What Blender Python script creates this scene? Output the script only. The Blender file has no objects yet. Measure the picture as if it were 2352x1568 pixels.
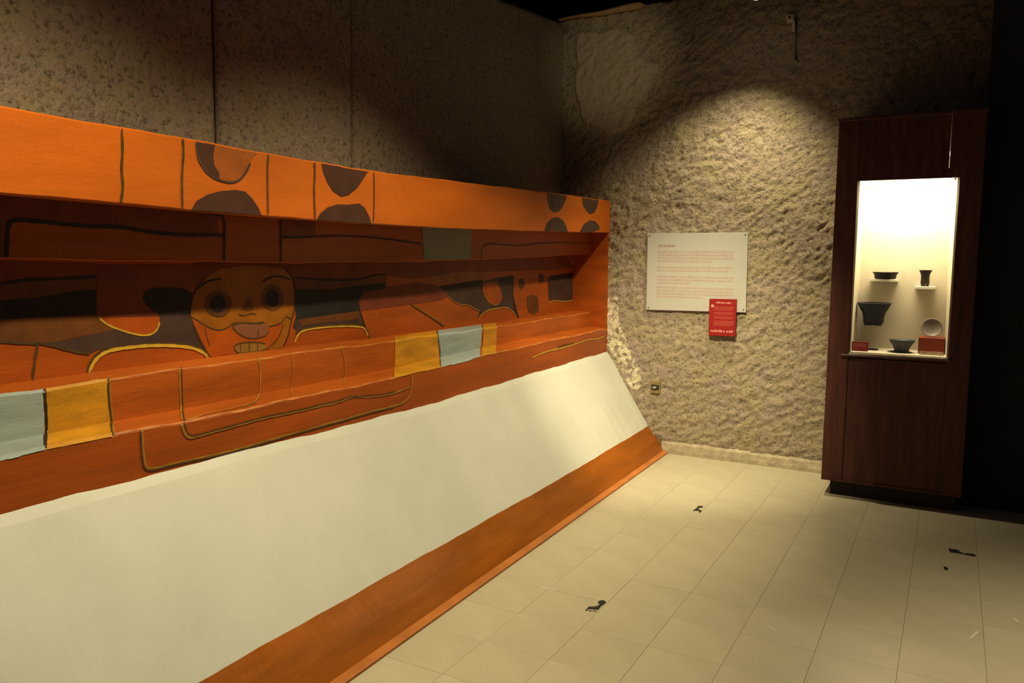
import bpy, bmesh, math, random
import numpy as np
from mathutils import Vector, Matrix
from mathutils.bvhtree import BVHTree
from mathutils.geometry import delaunay_2d_cdt

random.seed(7)
S = bpy.context.scene
C = S.collection
PI = math.pi

# ------------------------------------------------------------------ camera
EYE = Vector((0.0, 0.0, 1.57))
YAW, PITCH, ROLL, FPX = 0.505207, -0.102850, 0.009619, 1824.54
_f = Vector((-math.sin(YAW) * math.cos(PITCH), math.cos(YAW) * math.cos(PITCH), math.sin(PITCH)))
_r0 = Vector((math.cos(YAW), math.sin(YAW), 0))
_u0 = _r0.cross(_f)
CR = _r0 * math.cos(ROLL) + _u0 * math.sin(ROLL)
CU = -_r0 * math.sin(ROLL) + _u0 * math.cos(ROLL)
cam = bpy.data.cameras.new('camera')
cam.sensor_width = 36.0
cam.lens = FPX / 2352 * 36.0
cam.clip_start = 0.05
camo = bpy.data.objects.new('camera', cam)
C.objects.link(camo)
M = Matrix.Identity(4)
for i in range(3):
    M[i][0], M[i][1], M[i][2], M[i][3] = CR[i], CU[i], -_f[i], EYE[i]
camo.matrix_world = M
S.camera = camo


def sight(x, y):
    """direction in which a surveyed point of the photograph lies from the eye"""
    return (_f * FPX + CR * (x - 1176.0) - CU * (y - 784.0)).normalized()


# ------------------------------------------------------------------ world, light, exposure
W = bpy.data.worlds.new('world')
S.world = W
W.use_nodes = True
W.node_tree.nodes['Background'].inputs[0].default_value = (0.72, 0.90, 1.30, 1)
W.node_tree.nodes['Background'].inputs[1].default_value = 0.034
S.view_settings.view_transform = 'Standard'
S.view_settings.look = 'None'
S.view_settings.gamma = 1.0
S.view_settings.use_curve_mapping = False
S.view_settings.exposure = 0.0
WARM = (1.0, 0.87, 0.55)


def spot(name, loc, aim, power, deg, blend, radius=0.04, color=WARM):
    l = bpy.data.lights.new(name, 'SPOT')
    l.energy = power
    l.color = color
    l.spot_size = math.radians(deg)
    l.spot_blend = blend
    l.shadow_soft_size = radius
    o = bpy.data.objects.new(name, l)
    C.objects.link(o)
    o.location = loc
    d = Vector(aim) - Vector(loc)
    o.rotation_euler = d.to_track_quat('-Z', 'Y').to_euler()
    return o


LAMP = (-1.262, 5.58, 3.295)
spot('track_light', LAMP, (-1.66, 5.97, 0.6), 235, 98, 1.0, 0.025)
spot('wall_light', (-1.15, 3.30, 3.35), (-1.84, 6.0, 0.40), 900, 46, 1.0, 0.03)
spot('mural_light', (-1.15, 4.60, 3.35), (-2.10, 4.45, 0.25), 215, 60, 1.0, 0.03)  # extra unseen lamp in the row, added to brighten the far slope
spot('floor_light', (1.2, 2.6, 3.5), (1.2, 3.4, 0.0), 540, 56, 1.0, 0.05)
spot('mural_light', (-1.15, 3.15, 3.35), (-2.05, 3.2, 0.7), 272, 96, 1.0, 0.03)
spot('mural_light', (-1.15, 1.15, 3.35), (-2.15, 1.4, 0.7), 355, 99, 1.0, 0.03)
spot('accent_light', (-0.70, 2.30, 3.45), (-2.55, 6.22, 3.18), 120, 17, 1.0, 0.02)
al = bpy.data.lights.new('case_light', 'AREA')
al.shape = 'RECTANGLE'
al.size, al.size_y = 0.50, 0.26
al.energy = 18
al.color = (1.0, 0.84, 0.54)
alo = bpy.data.objects.new('case_light', al)
C.objects.link(alo)
alo.location = (-0.29, 5.84, 2.085)

# ------------------------------------------------------------------ helpers
MATS = {}
AK = 0.68      # albedos scaled down to deepen the shade by cutting bounced light


def mat(name, col, rough=0.6, var=0.18, scale=6.0, grain=0.0, bump=0.0, bscale=40.0, stretch=(1, 1, 1), metal=0.0,
        tint=None, spec=0.25, rand=0.0):
    col = [c * AK for c in col]
    m = bpy.data.materials.new(name)
    m.use_nodes = True
    nt = m.node_tree
    N, L = nt.nodes, nt.links
    b = N['Principled BSDF']
    b.inputs['Roughness'].default_value = rough
    b.inputs['Metallic'].default_value = metal
    b.inputs['Specular IOR Level'].default_value = spec
    tc = N.new('ShaderNodeTexCoord')
    mp = N.new('ShaderNodeMapping')
    mp.inputs['Scale'].default_value = stretch
    L.new(tc.outputs['Object'], mp.inputs['Vector'])
    n1 = N.new('ShaderNodeTexNoise')
    n1.inputs['Scale'].default_value = scale
    n1.inputs['Detail'].default_value = 6
    n1.inputs['Roughness'].default_value = 0.6
    L.new(mp.outputs[0], n1.inputs['Vector'])
    mr = N.new('ShaderNodeMapRange')
    mr.inputs['From Min'].default_value = 0.3
    mr.inputs['From Max'].default_value = 0.7
    L.new(n1.outputs[0], mr.inputs[0])
    mx = N.new('ShaderNodeMix')
    mx.data_type = 'RGBA'
    lo = [c * (1 - var) for c in col]
    hi = [min(1, c * (1 + var)) for c in (tint or col)]
    mx.inputs[6].default_value = (*lo, 1)
    mx.inputs[7].default_value = (*hi, 1)
    L.new(mr.outputs[0], mx.inputs[0])
    out = mx.outputs[2]
    if grain:
        n2 = N.new('ShaderNodeTexNoise')
        n2.inputs['Scale'].default_value = 140
        n2.inputs['Detail'].default_value = 3
        L.new(tc.outputs['Object'], n2.inputs['Vector'])
        m2 = N.new('ShaderNodeMapRange')
        m2.inputs['From Min'].default_value = 0.3
        m2.inputs['From Max'].default_value = 0.7
        m2.inputs['To Min'].default_value = 1 - grain
        m2.inputs['To Max'].default_value = 1 + grain
        L.new(n2.outputs[0], m2.inputs[0])
        mv = N.new('ShaderNodeVectorMath')
        mv.operation = 'SCALE'
        L.new(out, mv.inputs[0])
        L.new(m2.outputs[0], mv.inputs['Scale'])
        out = mv.outputs[0]
    if rand:
        oi = N.new('ShaderNodeObjectInfo')
        m3 = N.new('ShaderNodeMapRange')
        m3.inputs['To Min'].default_value = 1 - rand
        m3.inputs['To Max'].default_value = 1 + rand
        L.new(oi.outputs['Random'], m3.inputs[0])
        mv = N.new('ShaderNodeVectorMath')
        mv.operation = 'SCALE'
        L.new(out, mv.inputs[0])
        L.new(m3.outputs[0], mv.inputs['Scale'])
        out = mv.outputs[0]
    L.new(out, b.inputs['Base Color'])
    if bump:
        n3 = N.new('ShaderNodeTexNoise')
        n3.inputs['Scale'].default_value = bscale
        n3.inputs['Detail'].default_value = 5
        L.new(mp.outputs[0], n3.inputs['Vector'])
        bp = N.new('ShaderNodeBump')
        bp.inputs['Strength'].default_value = bump
        bp.inputs['Distance'].default_value = 0.01
        L.new(n3.outputs[0], bp.inputs['Height'])
        L.new(bp.outputs[0], b.inputs['Normal'])
    MATS[name] = m
    return m


def emit(name, col, strength):
    m = bpy.data.materials.new(name)
    m.use_nodes = True
    b = m.node_tree.nodes['Principled BSDF']
    b.inputs['Base Color'].default_value = (0.8, 0.8, 0.8, 1)
    b.inputs['Emission Color'].default_value = (*col, 1)
    b.inputs['Emission Strength'].default_value = strength
    return m


def empty(name, loc, label, cat, group=None):
    o = bpy.data.objects.new(name, None)
    o.empty_display_size = 0.05
    C.objects.link(o)
    o.location = loc
    o['label'] = label
    o['category'] = cat
    if group:
        o['group'] = group
    return o


def tag(o, label, cat, group=None):
    o['label'] = label
    o['category'] = cat
    if group:
        o['group'] = group
    return o


def link(name, me, m, parent=None, smooth=False):
    o = bpy.data.objects.new(name, me)
    C.objects.link(o)
    if m is not None:
        me.materials.append(m)
    if smooth:
        for p in me.polygons:
            p.use_smooth = True
    if parent is not None:
        o.parent = parent
        # geometry is given in world coordinates; keep it there whatever the base's place
        root = parent
        loc = Vector((0, 0, 0))
        while root is not None:
            loc += root.location
            root = root.parent
        me.transform(Matrix.Translation(-loc))
    return o


def from_bm(name, bm, m, parent=None, smooth=False):
    me = bpy.data.meshes.new(name)
    bm.normal_update()
    bm.to_mesh(me)
    bm.free()
    return link(name, me, m, parent, smooth)


def from_py(name, v, f, m, parent=None, smooth=False):
    me = bpy.data.meshes.new(name)
    me.from_pydata([tuple(p) for p in v], [], f)
    me.update()
    return link(name, me, m, parent, smooth)


def add_box(bm, x0, x1, y0, y1, z0, z1, bev=0.0):
    vs = [bm.verts.new((x, y, z)) for x in (x0, x1) for y in (y0, y1) for z in (z0, z1)]
    q = [(0, 1, 3, 2), (4, 6, 7, 5), (0, 4, 5, 1), (2, 3, 7, 6), (0, 2, 6, 4), (1, 5, 7, 3)]
    fs = [bm.faces.new([vs[i] for i in a]) for a in q]
    if bev > 0:
        es = list({e for f in fs for e in f.edges})
        bmesh.ops.bevel(bm, geom=es, offset=bev, segments=1, affect='EDGES', profile=0.5)


def box(name, x0, x1, y0, y1, z0, z1, m, parent=None, bev=0.0):
    bm = bmesh.new()
    add_box(bm, x0, x1, y0, y1, z0, z1, bev)
    return from_bm(name, bm, m, parent)


def lathe(name, prof, cx, cy, m, parent=None, n=40, base=0.0, tf=None, closed=True):
    v, f = [], []
    for r, z in prof:
        for i in range(n):
            a = 2 * PI * i / n
            v.append(Vector((r * math.cos(a), r * math.sin(a), z)))
    k = len(prof)
    for j in range(k - 1):
        for i in range(n):
            i2 = (i + 1) % n
            f.append((j * n + i, j * n + i2, (j + 1) * n + i2, (j + 1) * n + i))
    if tf is not None:
        v = [tf @ p for p in v]
    v = [p + Vector((cx, cy, base)) for p in v]
    return from_py(name, v, f, m, parent, True)


def tube(name, pts, r, m, parent=None, n=8):
    v, f = [], []
    pts = [Vector(p) for p in pts]
    for i, p in enumerate(pts):
        d = (pts[min(i + 1, len(pts) - 1)] - pts[max(i - 1, 0)]).normalized()
        a = d.orthogonal().normalized()
        b = d.cross(a)
        for k in range(n):
            t = 2 * PI * k / n
            v.append(p + (a * math.cos(t) + b * math.sin(t)) * r)
    for i in range(len(pts) - 1):
        for k in range(n):
            k2 = (k + 1) % n
            f.append((i * n + k, i * n + k2, (i + 1) * n + k2, (i + 1) * n + k))
    f.append(tuple(range(n))[::-1])
    f.append(tuple((len(pts) - 1) * n + k for k in range(n)))
    return from_py(name, v, f, m, parent, True)


def vnoise(x, y, seed=0):
    xi, yi = np.floor(x).astype(np.int64), np.floor(y).astype(np.int64)
    xf, yf = x - xi, y - yi

    def h(a, b):
        n = (a * 374761393 + b * 668265263 + seed * 1442695041) & 0xffffffff
        n = ((n ^ (n >> 13)) * 1274126177) & 0xffffffff
        return ((n ^ (n >> 16)) & 0xffff) / 65535.0
    u = xf * xf * (3 - 2 * xf)
    w = yf * yf * (3 - 2 * yf)
    return (h(xi, yi) * (1 - u) + h(xi + 1, yi) * u) * (1 - w) + (h(xi, yi + 1) * (1 - u) + h(xi + 1, yi + 1) * u) * w


def fbm(x, y, seed=0, octv=4):
    s = np.zeros_like(x)
    a, t = 1.0, 0.0
    for o in range(octv):
        s += a * vnoise(x * 2 ** o + 17.3 * o, y * 2 ** o - 9.1 * o, seed + o)
        t += a
        a *= 0.55
    return s / t


def inpoly(px, py, poly):
    r = np.zeros(px.shape, bool)
    n = len(poly)
    for i in range(n):
        x0, y0 = poly[i]
        x1, y1 = poly[(i + 1) % n]
        if y0 == y1:
            continue
        c = ((y0 > py) != (y1 > py)) & (px < (x1 - x0) * (py - y0) / (y1 - y0) + x0)
        r ^= c
    return r


# ------------------------------------------------------------------ materials
def stucco_mat():
    m = bpy.data.materials.new('rough_stucco')
    m.use_nodes = True
    nt = m.node_tree
    N, L = nt.nodes, nt.links
    b = N['Principled BSDF']
    b.inputs['Roughness'].default_value = 0.95
    b.inputs['Specular IOR Level'].default_value = 0.15
    tc = N.new('ShaderNodeTexCoord')

    def noise(scale, det, src=None):
        n = N.new('ShaderNodeTexNoise')
        n.inputs['Scale'].default_value = scale
        n.inputs['Detail'].default_value = det
        n.inputs['Roughness'].default_value = 0.62
        L.new(tc.outputs['Object'], n.inputs['Vector'])
        return n

    def rng(o, a, b_, c=0.0, d=1.0):
        r = N.new('ShaderNodeMapRange')
        r.inputs['From Min'].default_value = a
        r.inputs['From Max'].default_value = b_
        r.inputs['To Min'].default_value = c
        r.inputs['To Max'].default_value = d
        L.new(o, r.inputs[0])
        return r.outputs[0]

    def mix(fac, a, b_):
        x = N.new('ShaderNodeMix')
        x.data_type = 'RGBA'
        if hasattr(fac, 'links'):
            L.new(fac, x.inputs[0])
        else:
            x.inputs[0].default_value = fac
        for i, c in ((6, a), (7, b_)):
            if hasattr(c, 'links'):
                L.new(c, x.inputs[i])
            else:
                x.inputs[i].default_value = (*c, 1)
        return x.outputs[2]
    big = noise(7, 4)
    c = mix(rng(big.outputs[0], 0.35, 0.65), (0.31, 0.24, 0.19), (0.33, 0.27, 0.155))
    mid = noise(19, 5)
    c = mix(rng(mid.outputs[0], 0.52, 0.66, 0.0, 0.55), c, (0.40, 0.33, 0.20))
    fine = noise(46, 6)
    c = mix(rng(fine.outputs[0], 0.34, 0.48, 0.75, 0.0), c, (0.075, 0.060, 0.042))
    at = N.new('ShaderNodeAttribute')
    at.attribute_name = 'lit_patch'
    c = mix(at.outputs['Fac'], c, (0.42, 0.33, 0.23))  # spill light near the corner painted in as a lighter tone
    sp = N.new('ShaderNodeAttribute')
    sp.attribute_name = 'splash'
    vor = noise(24, 2)
    mm = N.new('ShaderNodeMath')
    mm.operation = 'MULTIPLY'
    L.new(rng(vor.outputs[0], 0.455, 0.48), mm.inputs[0])
    L.new(sp.outputs['Fac'], mm.inputs[1])
    c = mix(mm.outputs[0], c, (0.62, 0.54, 0.37))
    L.new(c, b.inputs['Base Color'])
    bp = N.new('ShaderNodeBump')
    bp.inputs['Strength'].default_value = 0.9
    bp.inputs['Distance'].default_value = 0.02
    L.new(fine.outputs[0], bp.inputs['Height'])
    L.new(bp.outputs[0], b.inputs['Normal'])
    return m


M_STUCCO = stucco_mat()
M_ORANGE = mat('orange_paint', (0.62, 0.132, 0.006), 0.5, 0.16, 3.0, 0.06, 0.12, 30, (1, 0.5, 2))
M_BAND = mat('red_orange_paint', (0.44, 0.084, 0.005), 0.5, 0.22, 4.0, 0.08, 0.12, 30, (1, 0.4, 3))
M_LBAND = mat('worn_orange_paint', (0.48, 0.102, 0.009), 0.42, 0.26, 4.0, 0.08, 0.15, 30, (1, 0.4, 3))
M_OUTER = mat('brick_red_paint', (0.42, 0.080, 0.007), 0.42, 0.22, 4.0, 0.08, 0.15, 30, (1, 0.4, 3))
M_BASE = mat('brown_orange_paint', (0.345, 0.090, 0.003), 0.42, 0.28, 5.0, 0.10, 0.12, 30, (1, 0.3, 2))
M_LIP = mat('pale_orange_paint', (0.55, 0.18, 0.035), 0.5, 0.2, 5.0, 0.08)
M_WHITE = mat('white_lime_plaster', (0.72, 0.70, 0.60), 0.45, 0.05, 3.0, 0.03, 0.10, 14)
M_DARKLINE = mat('dark_olive_line', (0.085, 0.045, 0.010), 0.6, 0.25, 20)
M_BLACKLINE = mat('black_line', (0.03, 0.018, 0.010), 0.6, 0.25, 20)
M_YLINE = mat('yellow_line', (0.68, 0.40, 0.035), 0.5, 0.25, 12)
M_OLINE = mat('ochre_line', (0.42, 0.18, 0.025), 0.5, 0.3, 12)
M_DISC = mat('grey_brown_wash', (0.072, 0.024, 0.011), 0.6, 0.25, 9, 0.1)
M_DISC2 = mat('brown_orange_wash', (0.36, 0.085, 0.006), 0.6, 0.25, 9, 0.1)
M_GREY = mat('grey_wash', (0.080, 0.040, 0.026), 0.6, 0.25, 9, 0.1)
M_DARKSHADE = mat('shaded_dark_paint', (0.022, 0.018, 0.016), 0.6, 0.25, 9, 0.1)  # the frieze's dark paint with the recess shade put into its colour
M_PURPLE = mat('purple_grey_paint', (0.070, 0.036, 0.026), 0.55, 0.3, 8, 0.1)
M_BROWN = mat('brown_paint', (0.16,0.050,0.008), 0.55, 0.3, 8, 0.1)
M_MAROON = mat('maroon_paint_and_shade', (0.22, 0.045, 0.016), 0.55, 0.25, 8, 0.1)  # maroon fields, and orange parts with shade put into the colour
M_OCHRE = mat('ochre_paint', (0.34, 0.105, 0.004), 0.5, 0.25, 8, 0.08)
M_FLESH = mat('orange_red_paint', (0.44, 0.080, 0.003), 0.5, 0.2, 8, 0.08)
M_LIPS = mat('dull_rose_paint', (0.28, 0.10, 0.040), 0.5, 0.2, 10, 0.08)
M_TEETH = mat('olive_ochre_paint', (0.30, 0.15, 0.026), 0.5, 0.2, 10, 0.08)
M_YELLOW = mat('mustard_paint', (0.62, 0.27, 0.015), 0.42, 0.28, 9, 0.1, 0.1, 40, (1, 0.5, 2))
M_BLUE = mat('pale_blue_paint', (0.36, 0.41, 0.37), 0.42, 0.16, 7, 0.08, 0.1, 40, (1, 0.4, 3))
M_BLUED = mat('grey_blue_paint', (0.28, 0.27, 0.20), 0.5, 0.16, 7, 0.08)
M_TILE = mat('cream_vinyl_tile', (0.62, 0.54, 0.37), 0.32, 0.07, 5, 0.04, 0.03, 60, rand=0.025)
M_SLAB = mat('floor_screed', (0.16, 0.13, 0.08), 0.9, 0.2, 8)
M_SKIRT = mat('rough_cement', (0.52, 0.43, 0.28), 0.9, 0.28, 14, 0.15, 0.6, 50)
M_WOOD = mat('dark_maroon_wood', (0.115, 0.038, 0.027), 0.42, 0.35, 5, 0.1, 0.06, 30, (6, 6, 0.6))
M_WOODD = mat('dark_plinth', (0.020, 0.010, 0.008), 0.5, 0.3, 5)
M_DARKBOARD = mat('dark_board', (0.035,0.032,0.034), 0.85, 0.2, 6)
M_CEIL = mat('black_ceiling', (0.010, 0.011, 0.014), 0.9, 0.2, 4)
M_LINER = mat('cream_liner', (0.74, 0.66, 0.50), 0.7, 0.03, 3)
M_SHELF = mat('white_shelf', (0.86, 0.83, 0.74), 0.4, 0.03, 5)
M_PANEL = mat('white_panel', (0.58,0.55,0.48), 0.5, 0.03, 4)
M_PRINT = mat('faded_red_print', (0.56, 0.40, 0.32), 0.7, 0.1, 30)
M_PRINTD = mat('dark_red_print', (0.44,0.29,0.22), 0.7, 0.1, 30)
M_RED = mat('red_card', (0.36, 0.012, 0.012), 0.5, 0.08, 5)
M_PINK = mat('pale_pink_print', (0.80, 0.34, 0.28), 0.6, 0.06, 30)
M_PINKD = mat('dull_pink_print', (0.56, 0.10, 0.06), 0.6, 0.10, 30)
M_SCREW = mat('steel_screw', (0.25, 0.22, 0.16), 0.4, 0.1, 30, metal=0.8)
M_OUTLET = mat('ochre_plate', (0.30, 0.21, 0.085), 0.5, 0.1, 20)
M_DARK = mat('dark_recess', (0.03, 0.022, 0.012), 0.7, 0.2, 20)
M_CREAM = mat('cream_plastic', (0.72, 0.66, 0.48), 0.4, 0.05, 20)
M_SENSOR = mat('grey_sensor', (0.60, 0.54, 0.42), 0.5, 0.08, 20)
M_CABLE = mat('black_cable', (0.015, 0.013, 0.012), 0.6, 0.1, 20)
M_PLANK = mat('raw_wood', (0.50, 0.29, 0.14), 0.8, 0.2, 10, stretch=(1, 8, 8))
M_METAL = mat('black_lamp_metal', (0.02, 0.02, 0.02), 0.4, 0.1, 10, metal=0.3)
M_CLAY = mat('dark_grey_pottery', (0.030, 0.028, 0.032), 0.6, 0.3, 24, 0.15, 0.15, 60)
M_CLAYG = mat('blue_grey_pottery', (0.075, 0.080, 0.08), 0.55, 0.3, 24, 0.15, 0.15, 60)
M_CLAYB = mat('black_brown_pottery', (0.028, 0.020, 0.015), 0.6, 0.3, 24, 0.15, 0.15, 60)
M_PLATE = mat('brown_grey_pottery', (0.20, 0.155, 0.12), 0.5, 0.35, 20, 0.15, 0.1, 60)
M_REDB = mat('red_block', (0.30, 0.045, 0.006), 0.6, 0.12, 8)
M_CAPT = mat('caption_card', (0.60, 0.38, 0.22), 0.6, 0.08, 20)
M_STICK = mat('black_floor_decal', (0.022, 0.018, 0.012), 0.6, 0.3, 60)
M_SCUFF = mat('pale_scuff', (0.85, 0.78, 0.60), 0.5, 0.1, 40)
M_BULB = emit('lamp_glow', (1.0, 0.9, 0.7), 60)
M_TUBE = emit('tube_glow', (1.0, 0.86, 0.58), 5)
M_DIFF = emit('diffuser_glow', (1.0, 0.86, 0.58), 7)

mg = bpy.data.materials.new('clear_glass')
mg.use_nodes = True
nt = mg.node_tree
nt.nodes.clear()
_o = nt.nodes.new('ShaderNodeOutputMaterial')
_t = nt.nodes.new('ShaderNodeBsdfTransparent')
_t.inputs[0].default_value = (0.97, 0.98, 0.97, 1)
_g = nt.nodes.new('ShaderNodeBsdfGlossy')
_g.inputs['Roughness'].default_value = 0.02
_fr = nt.nodes.new('ShaderNodeFresnel')
_fr.inputs['IOR'].default_value = 1.45
_m = nt.nodes.new('ShaderNodeMixShader')
nt.links.new(_fr.outputs[0], _m.inputs[0])
nt.links.new(_t.outputs[0], _m.inputs[1])
nt.links.new(_g.outputs[0], _m.inputs[2])
nt.links.new(_m.outputs[0], _o.inputs[0])
M_GLASS = mg

# ------------------------------------------------------------------ the room
YW = 6.25


def struct(o):
    o['kind'] = 'structure'
    return o


floor = struct(box('floor', -3.1, 3.2, -2.5, 6.4, -0.15, -0.004, M_SLAB))
# the vinyl tiles one by one, sharing one mesh
TS = 0.302
tb = bmesh.new()
add_box(tb, 0.0005, TS - 0.0005, 0.0005, TS - 0.0005, -0.004, 0.0, 0.0)
bmesh.ops.bevel(tb, geom=[e for e in tb.edges if all(abs(v.co.z) < 1e-6 for v in e.verts)], offset=0.0005, segments=1,
                affect='EDGES')
tme = bpy.data.meshes.new('floor_tile')
tb.to_mesh(tme)
tb.free()
tme.materials.append(M_TILE)
for i in range(-3, 9):
    for j in range(-7, 13):
        x0, y0 = -1.310 + TS * i, 2.395 + TS * j
        o = bpy.data.objects.new('floor_tile', tme)
        o.location = (x0, y0, random.uniform(-0.0004, 0.0003))
        o.parent = floor
        C.objects.link(o)
# pale scuffs worn into the tiles
for (x, y, a, ln, w) in ((0.165, 3.79, 1.25, 0.055, 0.006), (-0.60, 3.42, -0.5, 0.035, 0.006), (-1.25, 4.55, 0.3, 0.04, 0.006),
                         (-0.90, 4.62, 0.8, 0.02, 0.008), (-1.62, 3.30, 0.1, 0.05, 0.005), (0.33, 4.05, 1.8, 0.025, 0.006)):
    c, s = math.cos(a), math.sin(a)
    pts = []
    for k in range(8):
        t = 2 * PI * k / 8
        u, v = ln * math.cos(t), w * math.sin(t) * random.uniform(0.6, 1.2)
        pts.append((x + u * c - v * s, y + u * s + v * c, 0.0009))
    from_py('scuff', pts, [tuple(range(8))], M_SCUFF, floor)

# back wall: rough trowelled stucco in real relief
LIT_PATCH = [(-2.86, 3.46), (-2.45, 3.44), (-2.35, 3.36), (-2.30, 3.20), (-2.12, 3.12), (-2.22, 2.92), (-2.30, 2.80), (-2.36, 2.66),
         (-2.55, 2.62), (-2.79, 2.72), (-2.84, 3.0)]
SPLASH = [(-2.53, 1.25), (-2.44, 1.27), (-2.42, 1.05), (-2.36, 0.92), (-2.30, 0.78), (-2.22, 0.66), (-2.21, 0.52), (-2.28, 0.50),
          (-2.33, 0.56), (-2.42, 0.72), (-2.52, 0.86)]
xs = np.concatenate([np.arange(-3.02, 0.30, 0.0125), np.arange(0.30, 3.21, 0.1)])
zs = np.linspace(0.0, 3.585, 288)
gx, gz = np.meshgrid(xs, zs)
# lumps drawn out along the trowel's diagonal sweep
u = gx * 0.80 + gz * 0.60
w = -gx * 0.60 + gz * 0.80
rg = 1 - np.abs(2 * fbm(u * 11, w * 21, 3, 3) - 1)
d = 0.020 * rg ** 1.3 + 0.013 * vnoise(u * 24, w * 40, 5) + 0.016 * fbm(gx * 2.2, gz * 2.2, 11, 2)
d += 0.012 * vnoise(gx * 36, gz * 36, 31) * fbm(gx * 6, gz * 6, 91, 2)
d *= 0.55 + 0.75 * fbm(gx * 1.6, gz * 1.6, 71, 2)
pm = inpoly(gx + 0.05 * (fbm(gx * 5, gz * 5, 50, 2) - 0.5), gz + 0.05 * (fbm(gx * 5, gz * 5, 60, 2) - 0.5), LIT_PATCH)
d = d + 0.022 * pm  # the lit area is also raised, its edge built into the relief
smooth_low = np.clip((gz - 0.0) / 0.12, 0.2, 1)
d *= smooth_low
gy = YW - d
top_edge = 3.555 + 0.035 * np.clip((gx + 3.0) / 0.7, 0, 1) + 0.012 * (fbm(gx * 6, gx * 0 + 2, 5, 3) - 0.5)
gz2 = gz * (1 + (top_edge / 3.585 - 1) * np.clip((gz - 3.2) / 0.385, 0, 1))
V = np.stack([gx, gy, gz2], -1).reshape(-1, 3)
nx, nz = len(xs), len(zs)
F = [(j * nx + i, j * nx + i + 1, (j + 1) * nx + i + 1, (j + 1) * nx + i) for j in range(nz - 1) for i in range(nx - 1)]
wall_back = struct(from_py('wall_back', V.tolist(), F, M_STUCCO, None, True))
for nm, arr in (('lit_patch', pm.astype(float) * 0.75), ('splash', inpoly(gx, gz, SPLASH).astype(float))):
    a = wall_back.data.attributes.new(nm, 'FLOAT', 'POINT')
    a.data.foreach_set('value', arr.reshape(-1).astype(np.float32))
sm = wall_back.modifiers.new('thickness', 'SOLIDIFY')
sm.thickness = 0.10
sm.offset = -1


# left wall: a backing and three stuccoed panels with open joints
XL = -2.98
wall_left = struct(box('wall_left', XL - 0.20, XL - 0.045, -2.5, 6.38, 0.0, 3.38, M_DARKBOARD))
for k, (ya, yb, dz, off) in enumerate(((-2.5, 2.573, 0.0, 0.0), (2.581, 3.515, 0.004, 0.004), (3.516, 6.245, 0.0, -0.002))):
    ys = np.linspace(ya, yb, int((yb - ya) / 0.024) + 2)
    zz = np.linspace(1.55, 3.38, 76)
    py, pz = np.meshgrid(ys, zz)
    amp = np.clip(1.1 - 0.12 * py, 0.4, 1.1)
    dd = amp * (0.020 * fbm(py * 11, pz * 13, 21 + k, 4) + 0.012 * fbm(py * 2.0, pz * 2.0, 41 + k, 2))
    tz = 3.38 + 0.145 * np.clip((py - 4.6) / 1.5, 0, 1) + 0.012 * (fbm(py * 4, py * 0 + 3, 8, 3) - 0.5)
    pz2 = 1.55 + (pz - 1.55) * (tz - 1.55) / 1.83
    edge = np.minimum(np.abs(py - ya), np.abs(py - yb))
    dd = dd * np.clip(edge / 0.03, 0.0, 1)
    V = np.stack([XL + off + dd, py, pz2], -1).reshape(-1, 3)
    n1, n2 = len(ys), len(zz)
    F = [(j * n1 + i, j * n1 + i + 1, (j + 1) * n1 + i + 1, (j + 1) * n1 + i) for j in range(n2 - 1) for i in range(n1 - 1)]
    o = from_py('plaster_panel', V.tolist(), F, M_STUCCO, wall_left, True)
    for nm in ('lit_patch', 'splash'):
        o.data.attributes.new(nm, 'FLOAT', 'POINT')
    sm = o.modifiers.new('thickness', 'SOLIDIFY')
    sm.thickness = 0.035
    sm.offset = -1

struct(box('ceiling', -3.6, 3.3, -2.5, 6.9, 4.15, 4.25, M_CEIL))
# the dark void behind and above both stuccoed walls
struct(box('wall_back_upper', -3.6, 3.3, 6.75, 6.85, 0.0, 4.15, M_CEIL))
struct(box('wall_left_upper', -3.6, -3.5, -2.5, 6.75, 0.0, 4.15, M_CEIL))
struct(box('wall_right_shade', 0.125, 3.2, 5.86, 6.10, 0.0, 3.62, M_DARKBOARD))  # dark board added in place of the deep shade beside the case

# cement skirting, uneven along its top
n = 70
v, f = [], []
for i in range(n + 1):
    x = -2.02 + (1.45) * i / n
    t = np.array([x * 9.0])
    zt = 0.098 - 0.014 * (i / n) + 0.014 * (fbm(t, t * 0 + 1.5, 77, 3)[0] - 0.5)
    yo = 0.008 * (fbm(t, t * 0 + 7.5, 78, 3)[0] - 0.5)
    prof = [(6.205 + yo, 0.0), (6.203 + yo, 0.03), (6.206 + yo, zt * 0.6), (6.207 + yo, zt * 0.85), (6.214 + yo, zt), (6.232, zt + 0.010),
            (6.255, zt + 0.012), (6.255, 0.0)]
    v += [(x, a, b) for a, b in prof]
for i in range(n):
    for k in range(7):
        f.append((i * 8 + k, (i + 1) * 8 + k, (i + 1) * 8 + k + 1, i * 8 + k + 1))
struct(from_py('baseboard_back', v, f, M_SKIRT, None, False))

# ------------------------------------------------------------------ the painted sloping platform
YE = 6.24


def tbl(*pts):
    a = np.array(pts)
    return lambda y: float(np.interp(y, a[:, 0], a[:, 1]))


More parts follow.
